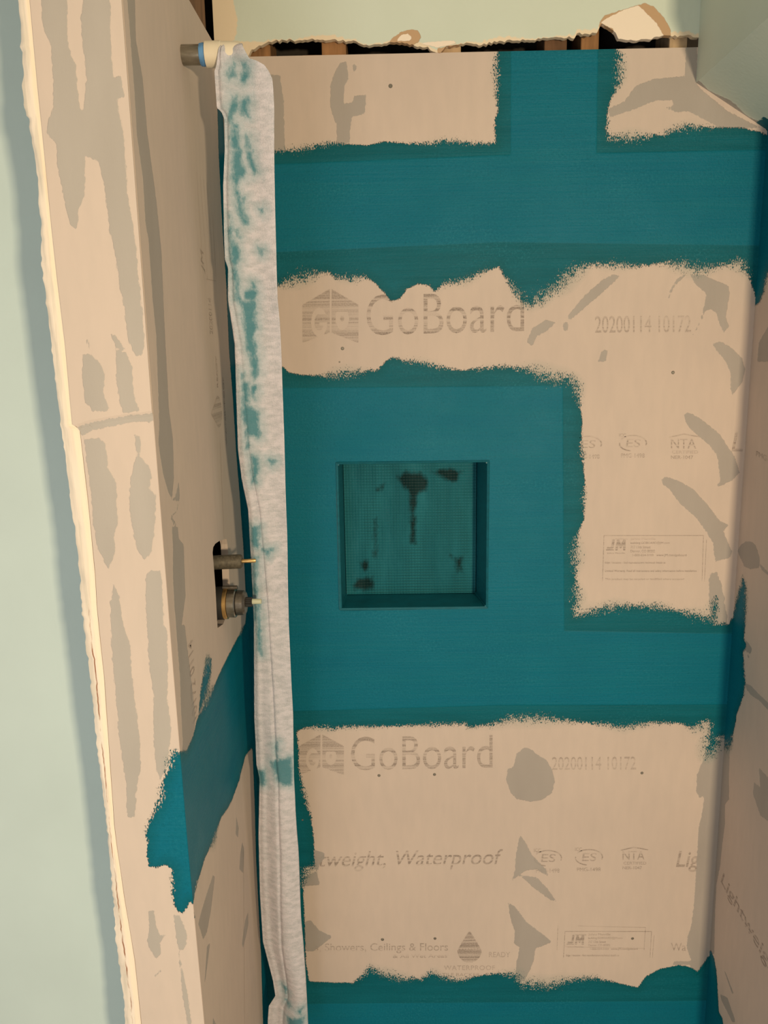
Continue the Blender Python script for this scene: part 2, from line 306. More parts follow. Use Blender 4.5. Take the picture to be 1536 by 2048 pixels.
RIGHT_GREY = [W(right, p) for p in (
    c18((600, 1600), (760, 1640), (745, 1750), (735, 2048)) + c17((445, 200), (410, 240), (410, 400), (390, 560), (370, 750), (340, 900), (330, 1100), (322, 1470), (250, 1470), (330, 0)),
    c16((440, 1180), (470, 1120), (530, 1070), (600, 1070), (650, 1110), (680, 1200), (700, 1280), (690, 1380), (580, 1395), (520, 1360), (470, 1260)),
    c16((690, 1320), (750, 1380), (796, 1430), (900, 1520), (900, 1560), (720, 1400)),
    c18((950, 790), (1040, 830), (1150, 950), (1270, 1060), (1450, 1230), (1450, 1340), (1270, 1160), (1150, 1030), (1040, 960), (970, 870)),
    c18((960, 200), (1050, 310), (1040, 380), (970, 370)), c18((990, 400), (1020, 420), (1010, 450), (985, 440)),
    c17((650, 60), (765, 150), (900, 300), (900, 480), (765, 380), (700, 330), (640, 150)), c17((690, -60), (765, 20), (765, 180), (700, 100)),
    c17((370, 1800), (430, 1830), (500, 2030), (470, 2030), (380, 1850)), c17((400, 1600), (415, 1620), (480, 1790), (470, 1800)),
    c6((1490, 600), (1536, 520), (1600, 480), (1600, 720), (1536, 700), (1480, 700)))]
RIGHT_FRINGE = [(1486, 1200, 60, .006), (1455, 1490, 30, .010), (1488, 1350, 60, .003), (1530, 560, 40, .006)]
END_GREY = [W(end, p) for p in (
    c1((190, -900), (215, 0), (225, 150), (265, 230), (275, 350), (280, 450), (275, 560), (255, 620), (245, 690), (295, 740), (300, 850), (330, 1000), (360, 1110), (385, 1120), (410, 1080), (440, 1000), (440, 800), (510, 830), (540, 950), (560, 1152)) +
    c4((560, 150), (590, 250), (610, 400), (640, 550), (650, 650), (660, 720), (700, 800), (735, 790), (745, 720), (730, 550), (715, 400), (690, 150), (660, 0)) +
    c1((640, 700), (610, 560), (600, 510), (640, 500), (625, 395), (585, 400), (580, 350), (570, 200), (570, 0), (540, -900), (400, -900), (430, 0), (420, 100), (430, 250), (450, 400), (430, 580), (415, 560), (400, 440), (395, 340), (370, 290), (350, 200), (350, 0), (320, -900)),
    c4((330, -20), (400, -20), (410, 100), (390, 150), (360, 120)),
    c4((430, 790), (470, 790), (510, 830), (540, 880), (540, 950), (530, 980), (565, 1070), (550, 1080), (480, 1080), (440, 1030), (425, 900)),
    c4((600, 770), (650, 780), (680, 850), (690, 1000), (720, 1080), (640, 1090), (620, 1050), (600, 920)),
    c4((450, 700), (470, 760), (465, 770), (445, 720)), c4((570, 680), (600, 700), (650, 770), (600, 760)),
    c9((385, 140), (470, 115), (560, 95), (700, 75), (790, 66), (790, 112), (690, 112), (600, 128), (480, 155), (420, 182)),
    c9((430, 200), (510, 195), (540, 230), (555, 350), (595, 430), (600, 560), (605, 630), (585, 680), (590, 780), (555, 865), (500, 760), (480, 640), (460, 420), (440, 280)),
    c9((690, 180), (720, 180), (722, 290), (770, 350), (775, 400), (765, 450), (800, 490), (795, 640), (775, 780), (740, 820), (700, 760), (680, 660), (665, 560), (665, 450), (685, 330), (705, 290)),
    c9((750, 900), (770, 875), (820, 875), (830, 920), (838, 1152)) + c10((600, 150), (605, 400), (600, 500), (620, 650), (600, 850), (565, 920), (545, 870), (530, 700), (530, 480), (510, 350), (490, 0)),
    c9((580, 940), (610, 1000), (632, 1152)) + c10((385, 150), (410, 230), (420, 400), (440, 550), (460, 700), (465, 850), (440, 1000), (430, 1110), (395, 1110), (390, 950), (370, 800), (350, 650), (330, 400), (315, 230), (310, 0)) + c9((572, 1020),),
    c12((760, 570), (790, 570), (800, 650), (820, 700), (850, 690), (820, 740), (825, 790), (800, 820), (775, 780), (755, 730), (765, 650)),
    c12((890, 590), (920, 600), (960, 690), (950, 760), (920, 780), (905, 720)), c12((915, 780), (940, 900), (962, 1000), (980, 1152), (960, 1152), (935, 1000)),
    c12((650, -10), (700, 0), (690, 90), (655, 95)), c12((790, 900), (830, 870), (820, 890), (790, 915)))]
ET = c10((700, 760), (665, 785), (640, 770), (620, 800), (600, 880), (570, 960), (575, 1000), (540, 1060), (510, 1140)) + \
    c12((820, 10), (780, 80), (755, 150), (750, 280), (765, 345), (810, 350), (850, 335), (880, 360), (885, 450), (890, 530), (910, 570), (935, 585), (955, 560), (975, 525), (990, 545), (1080, 600)) + [(450, 1600)]
END_TEAL = [W(end, ET)]
END_FRINGE = [(340, 1520, 30, .005), (325, 1590, 30, .004), (300, 1660, 40, .003), (345, 1770, 30, .003)]

def fringe(P, f, spots):
    r = np.full(len(P), .0014)
    for x, y, rad, wd in spots:
        c = np.array(f((x, y))); s_ = np.linalg.norm(np.array(f((x, y+rad)))-c)
        r = np.maximum(r, wd*1.45*np.exp(-((P-c)**2).sum(1)/(2*(s_*.75)**2)))
    return r
LAYERS = {'back': (BACK_TEAL, BACK_TAPE, BACK_GREY, back, BACK_FRINGE), 'left': (LEFT_TEAL, LEFT_TEAL, LEFT_GREY, left, LEFT_FRINGE),
          'right': (RIGHT_TEAL, RIGHT_TEAL, RIGHT_GREY, right, RIGHT_FRINGE), 'end': (END_TEAL, END_TEAL, END_GREY, end, END_FRINGE)}
def coat(me, side, pr=0.0):
    n = len(me.vertices); co = np.empty(n*3, np.float32); me.vertices.foreach_get('co', co); co = co.reshape(-1, 3).astype(float)
    P = co[:, [0, 2]] if side in ('back', 'end') else co[:, [1, 2]]
    t, tp, g, f, fr = LAYERS[side]
    setattr_(me, 'teal', sdf(P, t)); setattr_(me, 'tape', sdf_near(P, tp, .01)); setattr_(me, 'grey', sdf_near(P, g, .03))
    setattr_(me, 'fringe', fringe(P, f, fr)); setattr_(me, 'print', np.full(n, pr))

# ------------------------------------------------------------------ the setting
ZB, ZC = -.14, 2.62      # floor and ceiling heights
STEP = .004
def frange(a, b, st=STEP): return np.linspace(a, b, max(2, int(round((b-a)/st))+1))
def join_grids(blocks):
    V = []; Fc = []
    for X, Z, fn in blocks:      # fn(i-array x, z) -> xyz
        off = len(V)
        for x in X:
            for z in Z: V.append(fn(x, z))
        Fc += grid_faces(len(X), len(Z), off)
    return V, Fc
def weld(me, thick=None, name=None):
    bm = bmesh.new(); bm.from_mesh(me); bmesh.ops.remove_doubles(bm, verts=bm.verts, dist=1e-5); bm.to_mesh(me); bm.free()

# back wall: tile backer board with a square hole for the niche; its top right corner is cut by the slope
NX0, NX1, NZ0, NZ1 = .1945, .4915, .9925, 1.2915
def xmax(z): return 1.0 if z <= 1.898 else (.865 if z >= 1.981 else 1.0-.135*(z-1.898)/.083)
def bfn(x, z):       # stretch the columns right of the niche so that the edge follows the slope
    xm = xmax(z)
    if x > NX1: x = NX1+(x-NX1)*(xm-NX1)/(1.0-NX1)
    return (x, 0.0, z)
xs1, xs2, xs3 = frange(0, NX0), frange(NX0, NX1), frange(NX1, 1.0)
zs1, zs2, zs3 = frange(ZB, NZ0), frange(NZ0, NZ1), frange(NZ1, 2.04)
V, Fc = join_grids([(xs1, zs1, bfn), (xs1, zs2, bfn), (xs1, zs3, bfn), (xs2, zs1, bfn), (xs2, zs3, bfn), (xs3, zs1, bfn), (xs3, zs2, bfn), (xs3, zs3, bfn)])
me = mesh_np('wall_back', V, Fc); weld(me); coat(me, 'back')
wall_back = struct(link('wall_back', me, M['board']))
m = wall_back.modifiers.new('thickness', 'SOLIDIFY'); m.thickness = .0127; m.offset = -1
# left wall with a rounded hole for the valve
HOLE = np.array([left(p) for p in crop(400, 1050, 8.53, [(215, 470), (225, 380), (260, 320), (340, 265), (450, 235), (470, 330), (480, 500), (495, 800), (505, 1050), (520, 1300), (500, 1480), (430, 1600), (395, 1690), (300, 1760), (285, 1500), (262, 1050), (240, 760)])])
HY0, HY1, HZ0, HZ1 = -.315, -.135, 1.02, 1.215
def lfn(u, z):       # u in 0..1 from the front edge to the corner
    y0 = float(yfront(z))+.0006; return (0.0, u, z) if u > -.33 else (0.0, y0+(u+.565)*(-.33-y0)/(-.33+.565), z)
ys1, ys2, ys3 = frange(-.565, HY0), frange(HY0, HY1), frange(HY1, 0)
za, zb, zc = frange(ZB, HZ0), frange(HZ0, HZ1), frange(HZ1, 2.045)
V, Fc = join_grids([(ys1, za, lfn), (ys1, zb, lfn), (ys1, zc, lfn), (ys2, za, lfn), (ys2, zc, lfn), (ys3, za, lfn), (ys3, zb, lfn), (ys3, zc, lfn)])
hc = HOLE.mean(0); rect = []
def addseg(a, b, n):
    for k in range(n): rect.append((a[0]+(b[0]-a[0])*k/n, a[1]+(b[1]-a[1])*k/n))
ny, nz = len(ys2)-1, len(zb)-1
addseg((HY0, HZ0), (HY1, HZ0), ny); addseg((HY1, HZ0), (HY1, HZ1), nz); addseg((HY1, HZ1), (HY0, HZ1), ny); addseg((HY0, HZ1), (HY0, HZ0), nz)
def hole_hit(d):
    best = None
    for a, b in zip(HOLE, np.roll(HOLE, -1, 0)):
        e = b-a; det = d[0]*(-e[1])+e[0]*d[1]
        if abs(det) < 1e-12: continue
        r = a-hc; t = (r[0]*(-e[1])+e[0]*r[1])/det; s_ = (d[0]*r[1]-d[1]*r[0])/det
        if t > 0 and -1e-9 <= s_ <= 1+1e-9: best = t if best is None else max(best, t)
    return best
off = len(V); K = 8
for p in rect:
    d = np.array(p)-hc; t = hole_hit(d)
    for k in range(K+1):
        f = 1+(t-1)*k/K; q = hc+d*f; V.append((0.0, q[0], q[1]))
n = len(rect)
for i in range(n):
    j = (i+1) % n
    for k in range(K):
        Fc.append((off+i*(K+1)+k, off+j*(K+1)+k, off+j*(K+1)+k+1, off+i*(K+1)+k+1))
me = mesh_np('wall_left', V, Fc); weld(me); 
bm = bmesh.new(); bm.from_mesh(me); bmesh.ops.recalc_face_normals(bm, faces=bm.faces); bm.faces.ensure_lookup_table()
if bm.faces[0].normal.x < 0: bmesh.ops.reverse_faces(bm, faces=bm.faces)
bm.to_mesh(me); bm.free(); coat(me, 'left')
wall_left = struct(link('wall_left', me, M['board']))
m = wall_left.modifiers.new('thickness', 'SOLIDIFY'); m.thickness = .0127; m.offset = -1
# right wall (board below, painted wall above, slope between)
V, Fc = join_grids([(frange(-.30, 0, .005), frange(ZB, 1.898, .005), lambda y, z: (1.0, y, z))])
me = mesh_np('wall_right', V, Fc); coat(me, 'right')
wall_right = struct(link('wall_right', me, M['board']))
# painted drywall: upper right wall and the slope below it, with sealant smeared along the joint
def mint_material():
    s = NT('mint_paint_with_patches'); n = s.noise((1, 1, 1), 6, 3)
    c = s.mix(s.mr(n, .3, .7), (.60, .67, .585), (.64, .71, .63))
    e = s.math('MULTIPLY', s.math('SUBTRACT', s.noise((1, 1, 1), 160, 4), .5), .008)
    cm = s.mr(s.math('ADD', s.attr('compound'), e), -.001, .0015); c = s.mix(cm, c, (.80, .67, .50))
    gr = s.mr(s.math('ADD', s.attr('grey'), e), -.002, .002); c = s.mix(gr, c, (.40, .38, .35))
    tl = s.mr(s.math('ADD', s.attr('teal'), e), -.001, .001); c = s.mix(tl, c, TEAL_THIN)
    br = s.mr(s.math('ADD', s.attr('paper'), s.math('MULTIPLY', e, .5)), -.0004, .0004); c = s.mix(br, c, (.52, .34, .20))
    gy = s.mr(s.math('ADD', s.attr('gypsum'), s.math('MULTIPLY', e, .5)), -.0004, .0004); c = s.mix(gy, c, (.88, .76, .64))
    h = s.math('SUBTRACT', s.noise((1, 1, 1), 120, 3), s.math('ADD', s.math('MULTIPLY', br, 2.5), s.math('MULTIPLY', gy, 2.)))
    h = s.math('ADD', h, s.math('MULTIPLY', s.math('MULTIPLY', s.noise((1, 1, 1), 200, 4), gr), 4))
    return s.out(c, .6, s.bump(h, .0004, .7), spec=.35)
M['mint_patch'] = mint_material()
V, Fc = join_grids([(frange(-.46, 0, .006), frange(1.981, ZC, .01), lambda y, z: (.865, y, z))])
me = mesh_np('wall_right_upper', V, Fc)
for a in ('compound', 'grey', 'teal', 'paper', 'gypsum'): setattr_(me, a, [-.5]*len(V))
struct(link('wall_right_upper', me, M['mint_patch']))
V, Fc = join_grids([(frange(-.46, 0, .004), frange(0, 1, .03), lambda y, t: (.865+.135*t, y, 1.981-.083*t))])
me = mesh_np('ceiling_slope', V, Fc); Va = np.array(V)
for a in ('compound', 'paper', 'gypsum'): setattr_(me, a, [-.5]*len(V))
setattr_(me, 'grey', Va[:, 1]+.010+.006*np.sin(Va[:, 0]*90)); setattr_(me, 'teal', np.minimum(Va[:, 0]-.978, Va[:, 1]+.035))
struct(link('ceiling_slope', me, M['mint_patch']))
# upper back drywall with its torn lower edge
TORN = [(425, 122), (490, 121), (496, 112), (503, 101), (520, 92), (530, 88)] + c2((350, 215), (420, 207), (500, 210), (580, 204), (650, 205), (740, 208), (800, 215), (850, 236), (900, 228), (1000, 218), (1100, 230), (1170, 250), (1210, 272), (1230, 272), (1260, 240), (1340, 225), (1440, 228)) + \
    c3((0, 222), (130, 215), (250, 208), (350, 203), (440, 190), (545, 195), (557, 174), (660, 170), (680, 122), (740, 150), (770, 200), (860, 210), (930, 200), (1000, 185), (1040, 187), (1168, 187), (1200, 187))
TW = W(back, TORN); TW = TW[np.argsort(TW[:, 0])]; TJX = np.linspace(-.1, 1.1, 260); TJZ = rng.normal(0, .0013, 260)
def zt(x): return np.interp(x, TW[:, 0], TW[:, 1]) + float(np.interp(x, TJX, TJZ))
xl = back((430, 40))[0]; XU = np.linspace(xl-.003, .865, 560); NV = 70
V = []; 
for x in XU:
    z0 = zt(x) if x < .858 else zt(.858)
    for j in range(NV): t = j/(NV-1); V.append((x, -.0015, z0+(ZC-z0)*t**1.8))
Fc = grid_faces(len(XU), NV); me = mesh_np('wall_upper', V, Fc)
P = np.array(V)[:, [0, 2]]; n = len(V)
edge = P[:, 1]-np.array([zt(x) for x in P[:, 0]])
PAPER = [W(back, c2((970, 215), (985, 195), (1030, 165), (1070, 152), (1115, 158), (1132, 190), (1120, 215), (1080, 240), (1000, 230))),
         W(back, c3((675, 110), (700, 80), (790, 52), (860, 30), (905, 18), (950, 35), (1000, 90), (1035, 150), (1038, 200), (760, 215), (670, 140))),
         W(back, c2((1215, 250), (1260, 238), (1340, 226), (1340, 280), (1220, 275)))]
GYP = [W(back, c2((1010, 205), (1030, 180), (1065, 172), (1085, 195), (1075, 212), (1010, 213))),
       W(back, c3((675, 118), (720, 90), (800, 50), (870, 30), (915, 70), (965, 120), (1000, 185), (930, 215), (770, 215), (740, 150))),
       W(back, c2((1130, 225), (1180, 215), (1300, 208), (1310, 222), (1250, 240), (1210, 245)))]
COMP = [W(back, [(380, -900), (466, -900), (467, 0)] + c2((180, 30), (193, 110), (190, 170), (170, 210), (240, 215), (330, 215), (330, 260), (100, 330)) + [(380, 130)])]
setattr_(me, 'compound', np.maximum(sdf(P, COMP), .0042+.003*np.sin(P[:, 0]*40)-edge)); setattr_(me, 'paper', sdf_near(P, PAPER, .03)); setattr_(me, 'gypsum', sdf_near(P, GYP, .03))
for a in ('grey', 'teal'): setattr_(me, a, [-.5]*n)
o = struct(link('wall_upper', me, M['mint_patch'])); m = o.modifiers.new('thickness', 'SOLIDIFY'); m.thickness = .0115; m.offset = -1

# wall end: board on the end of the left wall, facing the room
EL = [(55, -300), (62, 0), (78, 176), (90, 293), (105, 450), (117, 560), (133, 693), (147, 850), (160, 859), (176, 995), (191, 1151), (194, 1210), (209, 1356), (217, 1473), (229, 1650), (234, 1690), (250, 1800), (270, 1920), (283, 2048), (300, 2250)]
ELW = W(end, EL); ELW = ELW[np.argsort(ELW[:, 1])]
def xend(z): return float(np.interp(z, ELW[:, 1], ELW[:, 0]))
us = np.linspace(0, 1, 56); zs = frange(ZB, ZC-.1, .0035)
V = []
jz = W(end, c9((385, 140), (470, 115), (600, 92), (775, 70)))
for u in us:
    for z in zs:
        x = xend(z)*(1-u)-.0004*u; zj = float(np.interp(x, jz[:, 0], jz[:, 1]))
        zn = zs[np.argmin(abs(zs-zj))]; z = z+(zj-zn)*math.exp(-((z-zj)/.02)**2)   # a row of points follows the joint
        lip = .0030*min(1, max(0, (z-zj+.0012)/.0036))      # the upper piece stands a little proud of the lower one
        V.append((x, float(yfront(z))-lip, z))
Fc = grid_faces(len(us), len(zs)); me = mesh_np('wall_end', V, Fc); coat(me, 'end')
M['end_board'] = board_material('wall_end_board', (.635, .53, .455), (.665, .55, .47), (.41, .375, .335))
wall_end = struct(link('wall_end', me, M['end_board'])); m = wall_end.modifiers.new('thickness', 'SOLIDIFY'); m.thickness = .0127; m.offset = -1
# ragged strip of drywall edge and compound beside the board
SL = [(25, -300), (35, 0), (41, 78), (46, 152), (45, 176), (49, 215), (52, 231), (57, 236), (60, 260), (64, 293), (74, 352), (80, 450), (84, 540), (96, 640), (108, 740), (119, 830), (122, 855), (129, 900), (140, 1000), (156, 1112), (163, 1210), (170, 1280), (182, 1376), (198, 1532), (213, 1650), (220, 1725), (231, 1880), (246, 1989), (250, 2048), (262, 2250)]
SLW = W(end, SL); SLW = SLW[np.argsort(SLW[:, 1])]
EJZ = np.linspace(-.2, 2.7, 500); EJX = rng.normal(0, .0008, 500); zs = frange(ZB, ZC-.1, .003); V = []; NU = 9; EDGEV = []
for z in zs:
    x0 = float(np.interp(z, SLW[:, 1], SLW[:, 0])) + float(np.interp(z, EJZ, EJX)); x1 = xend(z)-.0012
    y = float(yfront(z))
    for k in range(NU):
        t = k/(NU-1); V.append((x0+(x1-x0)*t, y+.0015-.0025*math.sin(math.pi*min(1, t*1.15))-.0003*math.sin(z*60+t*9), z))
Fc = grid_faces(len(zs), NU, 0, True); me = mesh_np('torn_drywall_edge', V, Fc)
setattr_(me, 'across', [k/(NU-1) for _ in zs for k in range(NU)])
def edge_material():
    s = NT('torn_edge'); n = s.noise((1, 1, .12), 70, 4)
    c = s.mix(s.mr(n, .3, .7), (.80, .69, .57), (.88, .78, .67))
    c = s.mix(s.mr(s.noise((1, 1, .08), 160, 4), .50, .62, 0, .6), c, (.66, .60, .50))
    c = s.mix(s.mr(s.attr('across'), .62, .72), c, (.92, .78, .62))
    ln = s.math('SUBTRACT', .5, s.math('ABSOLUTE', s.math('SUBTRACT', s.attr('across'), s.math('ADD', .33, s.math('MULTIPLY', s.noise((0, 0, 1), 9, 2), .3)))))
    lm = s.math('MULTIPLY', s.mr(ln, .44, .475), s.mr(s.noise((1, 1, .4), 60, 4), .44, .56))
    zf = s.n.new('ShaderNodeSeparateXYZ'); s.l.new(s.pos, zf.inputs[0])
    lm = s.math('MULTIPLY', lm, s.mr(zf.outputs[2], 1.25, 1.15, 0, .95)); c = s.mix(lm, c, (.30, .12, .06))
    return s.out(c, .85, s.bump(n, .0012, .9), spec=.3)
M['edge'] = edge_material()
strip = link('torn_drywall_edge', me, M['edge'], wall_end); strip['label'] = 'ragged cream drywall edge'
m = strip.modifiers.new('thickness', 'SOLIDIFY'); m.thickness = .012; m.offset = -1
# stub wall's hidden side, the green wall behind it, outer shell, floor and ceiling
boxo('wall_partition', (-.104, -.1, -.485, -.31, ZB, ZC), M['mint'])['kind'] = 'structure'
boxo('wall_left_room', (-1.5, -.1, -.31, -.29, ZB, ZC), M['mint'])['kind'] = 'structure'
boxo('cavity_shell_back', (-1.5, 1.2, .125, .14, ZB, ZC), M['dark'])['kind'] = 'structure'  # dark cavity sheets added as a shell to keep world light out
boxo('cavity_shell_left', (-.16, -.145, -.29, .125, ZB, ZC), M['dark'])['kind'] = 'structure'
boxo('cavity_shell_right', (1.06, 1.08, -.30, .125, ZB, ZC), M['dark'])['kind'] = 'structure'
boxo('wall_right_front', (1.0, 2.2, -.315, -.30, ZB, 1.898), M['mint'])['kind'] = 'structure'
boxo('floor', (-1.5, 2.2, -3.0, .14, ZB-.03, ZB), simple('grey_floor', (.42, .40, .37), .6, bump=0))['kind'] = 'structure'
boxo('ceiling', (-1.5, 2.2, -3.0, .14, ZC, ZC+.03), simple('ceiling_paint', (.7, .7, .66), .8, bump=0))['kind'] = 'structure'

# ------------------------------------------------------------------ printing on the boards
def refine(me, mx=.006):
    bm = bmesh.new(); bm.from_mesh(me); bmesh.ops.triangulate(bm, faces=bm.faces)
    for _ in range(6):
        es = [e for e in bm.edges if e.calc_length() > mx]
        if not es: break
        bmesh.ops.subdivide_edges(bm, edges=es, cuts=1)
        bmesh.ops.triangulate(bm, faces=[f for f in bm.faces if len(f.verts) > 3])
    bm.to_mesh(me); bm.free()
def text_xy(s, bold=0., shear=0., spacing=1.):
    if any(ch in s for ch in 'MWN&'): bold = 0.0      # heavier outlines would cross themselves
    cu = bpy.data.curves.new('t', 'FONT'); cu.body = s; cu.offset = bold; cu.shear = shear; cu.space_character = spacing; cu.resolution_u = 4
    o = bpy.data.objects.new('t', cu); COL.objects.link(o); dg = bpy.context.evaluated_depsgraph_get()
    me = bpy.data.meshes.new_from_object(o.evaluated_get(dg)); bpy.data.objects.remove(o)
    V = np.array([v.co[:2] for v in me.vertices]); Fc = [tuple(p.vertices) for p in me.polygons]; bpy.data.meshes.remove(me)
    lo, hi = V.min(0), V.max(0); return (V-lo)/(hi-lo), Fc
class Print:
    """collects flat printed shapes in a wall's own 2D frame, then lays them on the wall"""
    def __init__(s, side): s.side = side; s.V = []; s.F = []; s.f = {'back': back, 'left': left, 'right': right}[side]
    def add(s, V, Fc):
        o = len(s.V); s.V += [tuple(v) for v in V]; s.F += [tuple(i+o for i in f) for f in Fc]
    def quad(s, a, b, c, d): s.add([a, b, c, d], [(0, 1, 2, 3)])
    def quad_px(s, x0, y0, x1, y1): s.quad(*[s.f(p) for p in ((x0, y1), (x1, y1), (x1, y0), (x0, y0))])
    def text_px(s, t, x0, y0, x1, y1, dy=0, **k):
        """text whose box runs from (x0,y1) bottom left to (x1,y0) top right; dy drops the right end"""
        V, Fc = text_xy(t, **k)
        a, b, c, d = [np.array(s.f(p)) for p in ((x0, y1), (x1, y1+dy), (x1, y0+dy), (x0, y0))]
        s.add([(1-u)*(1-v)*a+u*(1-v)*b+u*v*c+(1-u)*v*d for u, v in V], Fc)
    def line_px(s, p, q, wd=1.0):
        a, b = np.array(s.f(p)), np.array(s.f(q)); e = (b-a)/np.linalg.norm(b-a); n_ = np.array([-e[1], e[0]])*wd*.0005
        s.quad(a-n_, b-n_, b+n_, a+n_)
    def arc_px(s, cx, cy_, rx, ry, a0, a1, wd=2.):
        P_ = [(cx+rx*math.cos(math.radians(t)), cy_+ry*math.sin(math.radians(t))) for t in np.linspace(a0, a1, 18)]
        for p, q in zip(P_, P_[1:]): s.line_px(p, q, wd)
    def cells_px(s, x0, y0, x1, y1, fn, st=1.2):
        nx, nz_ = int((x1-x0)/st), int((y1-y0)/st); idx = {}
        for i in range(nx):
            for j in range(nz_):
                if fn(x0+(i+.5)*st, y0+(j+.5)*st):
                    q = []
                    for a, b in ((i, j+1), (i+1, j+1), (i+1, j), (i, j)):
                        if (a, b) not in idx: idx[a, b] = len(s.V); s.V.append(tuple(s.f((x0+a*st, y0+b*st))))
                        q.append(idx[a, b])
                    s.F.append(tuple(q))
    def done(s, name, parent, strength, label=None, mat=None):
        e = .0003
        if s.side == 'back': V = [(a, -e, b) for a, b in s.V]
        elif s.side == 'left': V = [(e, a, b) for a, b in s.V]
        else: V = [(1-e, a, b) for a, b in s.V]
        me = mesh_np(name, V, s.F); refine(me); coat(me, s.side, strength)
        bm = bmesh.new(); bm.from_mesh(me)
        nrm = {'back': Vector((0, -1, 0)), 'left': Vector((1, 0, 0)), 'right': Vector((-1, 0, 0))}[s.side]
        rv = [f for f in bm.faces if f.normal.dot(nrm) < 0]; bmesh.ops.reverse_faces(bm, faces=rv); bm.to_mesh(me); bm.free()
        o = link(name, me, mat or M['board'], parent)
        if label: o['label'] = label
        return o
def house_logo(x0, y0, x1, y1, strength):
    w_, h_ = x1-x0, y1-y0; cx = x0+w_*.5
    def fn(x, y):
        u, v = (x-x0)/w_, (y-y0)/h_; a = abs(u-.5)*2
        if abs(u-.5) < .018: return False
        if v < .30*a or v > .80+.20*a: return False
        gx, gy = (u-.30)/.145, (v-.62)/.27; r = math.hypot(gx, gy)       # letter G cut out of the left half
        if .55 < r < 1 and not (gx > .1 and -.55 < gy < .05): return False
        if 0 < gx < .95 and abs(gy-.12) < .12: return False
        gx, gy = (u-.71)/.13, (v-.55)/.22; r = math.hypot(gx, gy)        # ring cut out of the right half
        if .25 < r < .95 and gy > -.55: return False
        return True
    p = Print('back'); p.cells_px(x0, y0, x1, y1, fn, 1.3); return p.done('printed_house_emblem', wall_back, strength, 'striped grey house shaped emblem')
house_logo(605, 577, 717, 686, .62); house_logo(598, 1468, 688, 1550, .60)
p = Print('back'); p.text_px('GoBoard', 733, 590, 1048, 671, -8, bold=-.006); p.done('printed_board_name', wall_back, .85, 'large grey lettering')
p = Print('back'); p.text_px('GoBoard', 702, 1474, 985, 1541, -5, bold=-.006); p.done('printed_board_name', wall_back, .80, 'large grey lettering')
for s_, b_ in (('20200114 10172', (1190, 632, 1382, 666, -1)), ('20200114 10172', (1104, 1514, 1272, 1540, -1))):
    p = Print('back'); p.text_px(s_, *b_); p.done('printed_date_code', wall_back, .55, 'grey dot printed number')
p = Print('back'); p.text_px('htweight, Waterproof', 616, 1704, 1006, 1744, -6, shear=.25, bold=.004); p.done('printed_slogan', wall_back, .85, 'slanted grey lettering')
p = Print('back'); p.text_px('Lig', 1352, 1702, 1400, 1744, 0, shear=.25, bold=.006); p.text_px('L', 1463, 864, 1486, 903, 0, shear=.2); p.done('printed_slogan', wall_back, .8)
p = Print('back'); p.text_px('s, Showers, Ceilings & Floors', 630, 1887, 896, 1907, -1, bold=.010); p.text_px('& All Wet Areas', 786, 1909, 894, 1916, -1); p.text_px('Wa', 1342, 1886, 1372, 1902, bold=.005); p.done('printed_uses_line', wall_back, .7)
p = Print('back')
def drop(x0, y0, x1, y1):
    w_, h_ = x1-x0, y1-y0; r = w_/2; cy_ = y1-r
    def fn(x, y):
        dx = abs(x-(x0+r))
        if y > cy_: return math.hypot(dx, y-cy_) < r
        t = (y-y0)/(cy_-y0); 
        if abs(y-(cy_-3)) < 1.2 or abs(y-(cy_+6)) < 1.0: return dx < r*t**.9 and (int(x/3) % 2 == 0)
        return dx < r*t**.9
    return fn
p.cells_px(915, 1862, 963, 1925, drop(915, 1862, 963, 1925), 1.2); p.done('printed_drop_emblem', wall_back, .85, 'grey water drop emblem')
p = Print('back'); p.text_px('WATERPROOF', 888, 1931, 990, 1940, 0, spacing=1.1); p.text_px('TILE BACKER', 884, 1946, 960, 1953); p.text_px('READY', 978, 1904, 1020, 1914); p.done('printed_small_line', wall_back, .6)
def es(p, cx, cy_, k=1., code='PMG-1498'):
    p.arc_px(cx, cy_, 27*k, 15*k, -150, 20, 2.4); p.arc_px(cx, cy_+2*k, 27*k, 14*k, 100, 190, 2.4)
    p.text_px('ES', cx-14*k, cy_-8*k, cx+15*k, cy_+8*k, 0, bold=.0, shear=.1); p.text_px('ICC', cx-28*k, cy_-19*k, cx-14*k, cy_-12*k, bold=.010)
    p.text_px(code, cx-24*k, cy_+21*k, cx+23*k, cy_+29*k, 0, bold=.010)
def nta(p, cx, cy_, k=1.):
    p.line_px((cx-30*k, cy_-13*k), (cx, cy_-20*k), 2.2); p.line_px((cx, cy_-20*k), (cx+32*k, cy_-14*k), 2.2)
    p.text_px('NTA', cx-26*k, cy_-11*k, cx+24*k, cy_+9*k, 0, bold=.006); p.text_px('CERTIFIED', cx-24*k, cy_+13*k, cx+28*k, cy_+19*k)
    p.text_px('NER-1047', cx-26*k, cy_+23*k, cx+18*k, cy_+30*k, bold=.005)
for fn, a in ((es, (1176, 888)), (es, (1266, 886)), (nta, (1368, 888)), (es, (1096, 1716)), (es, (1178, 1714)), (nta, (1268, 1712, .88))):
    p = Print('back'); fn(p, *a); p.done('printed_certification_mark', wall_back, .72, 'small grey certification mark')
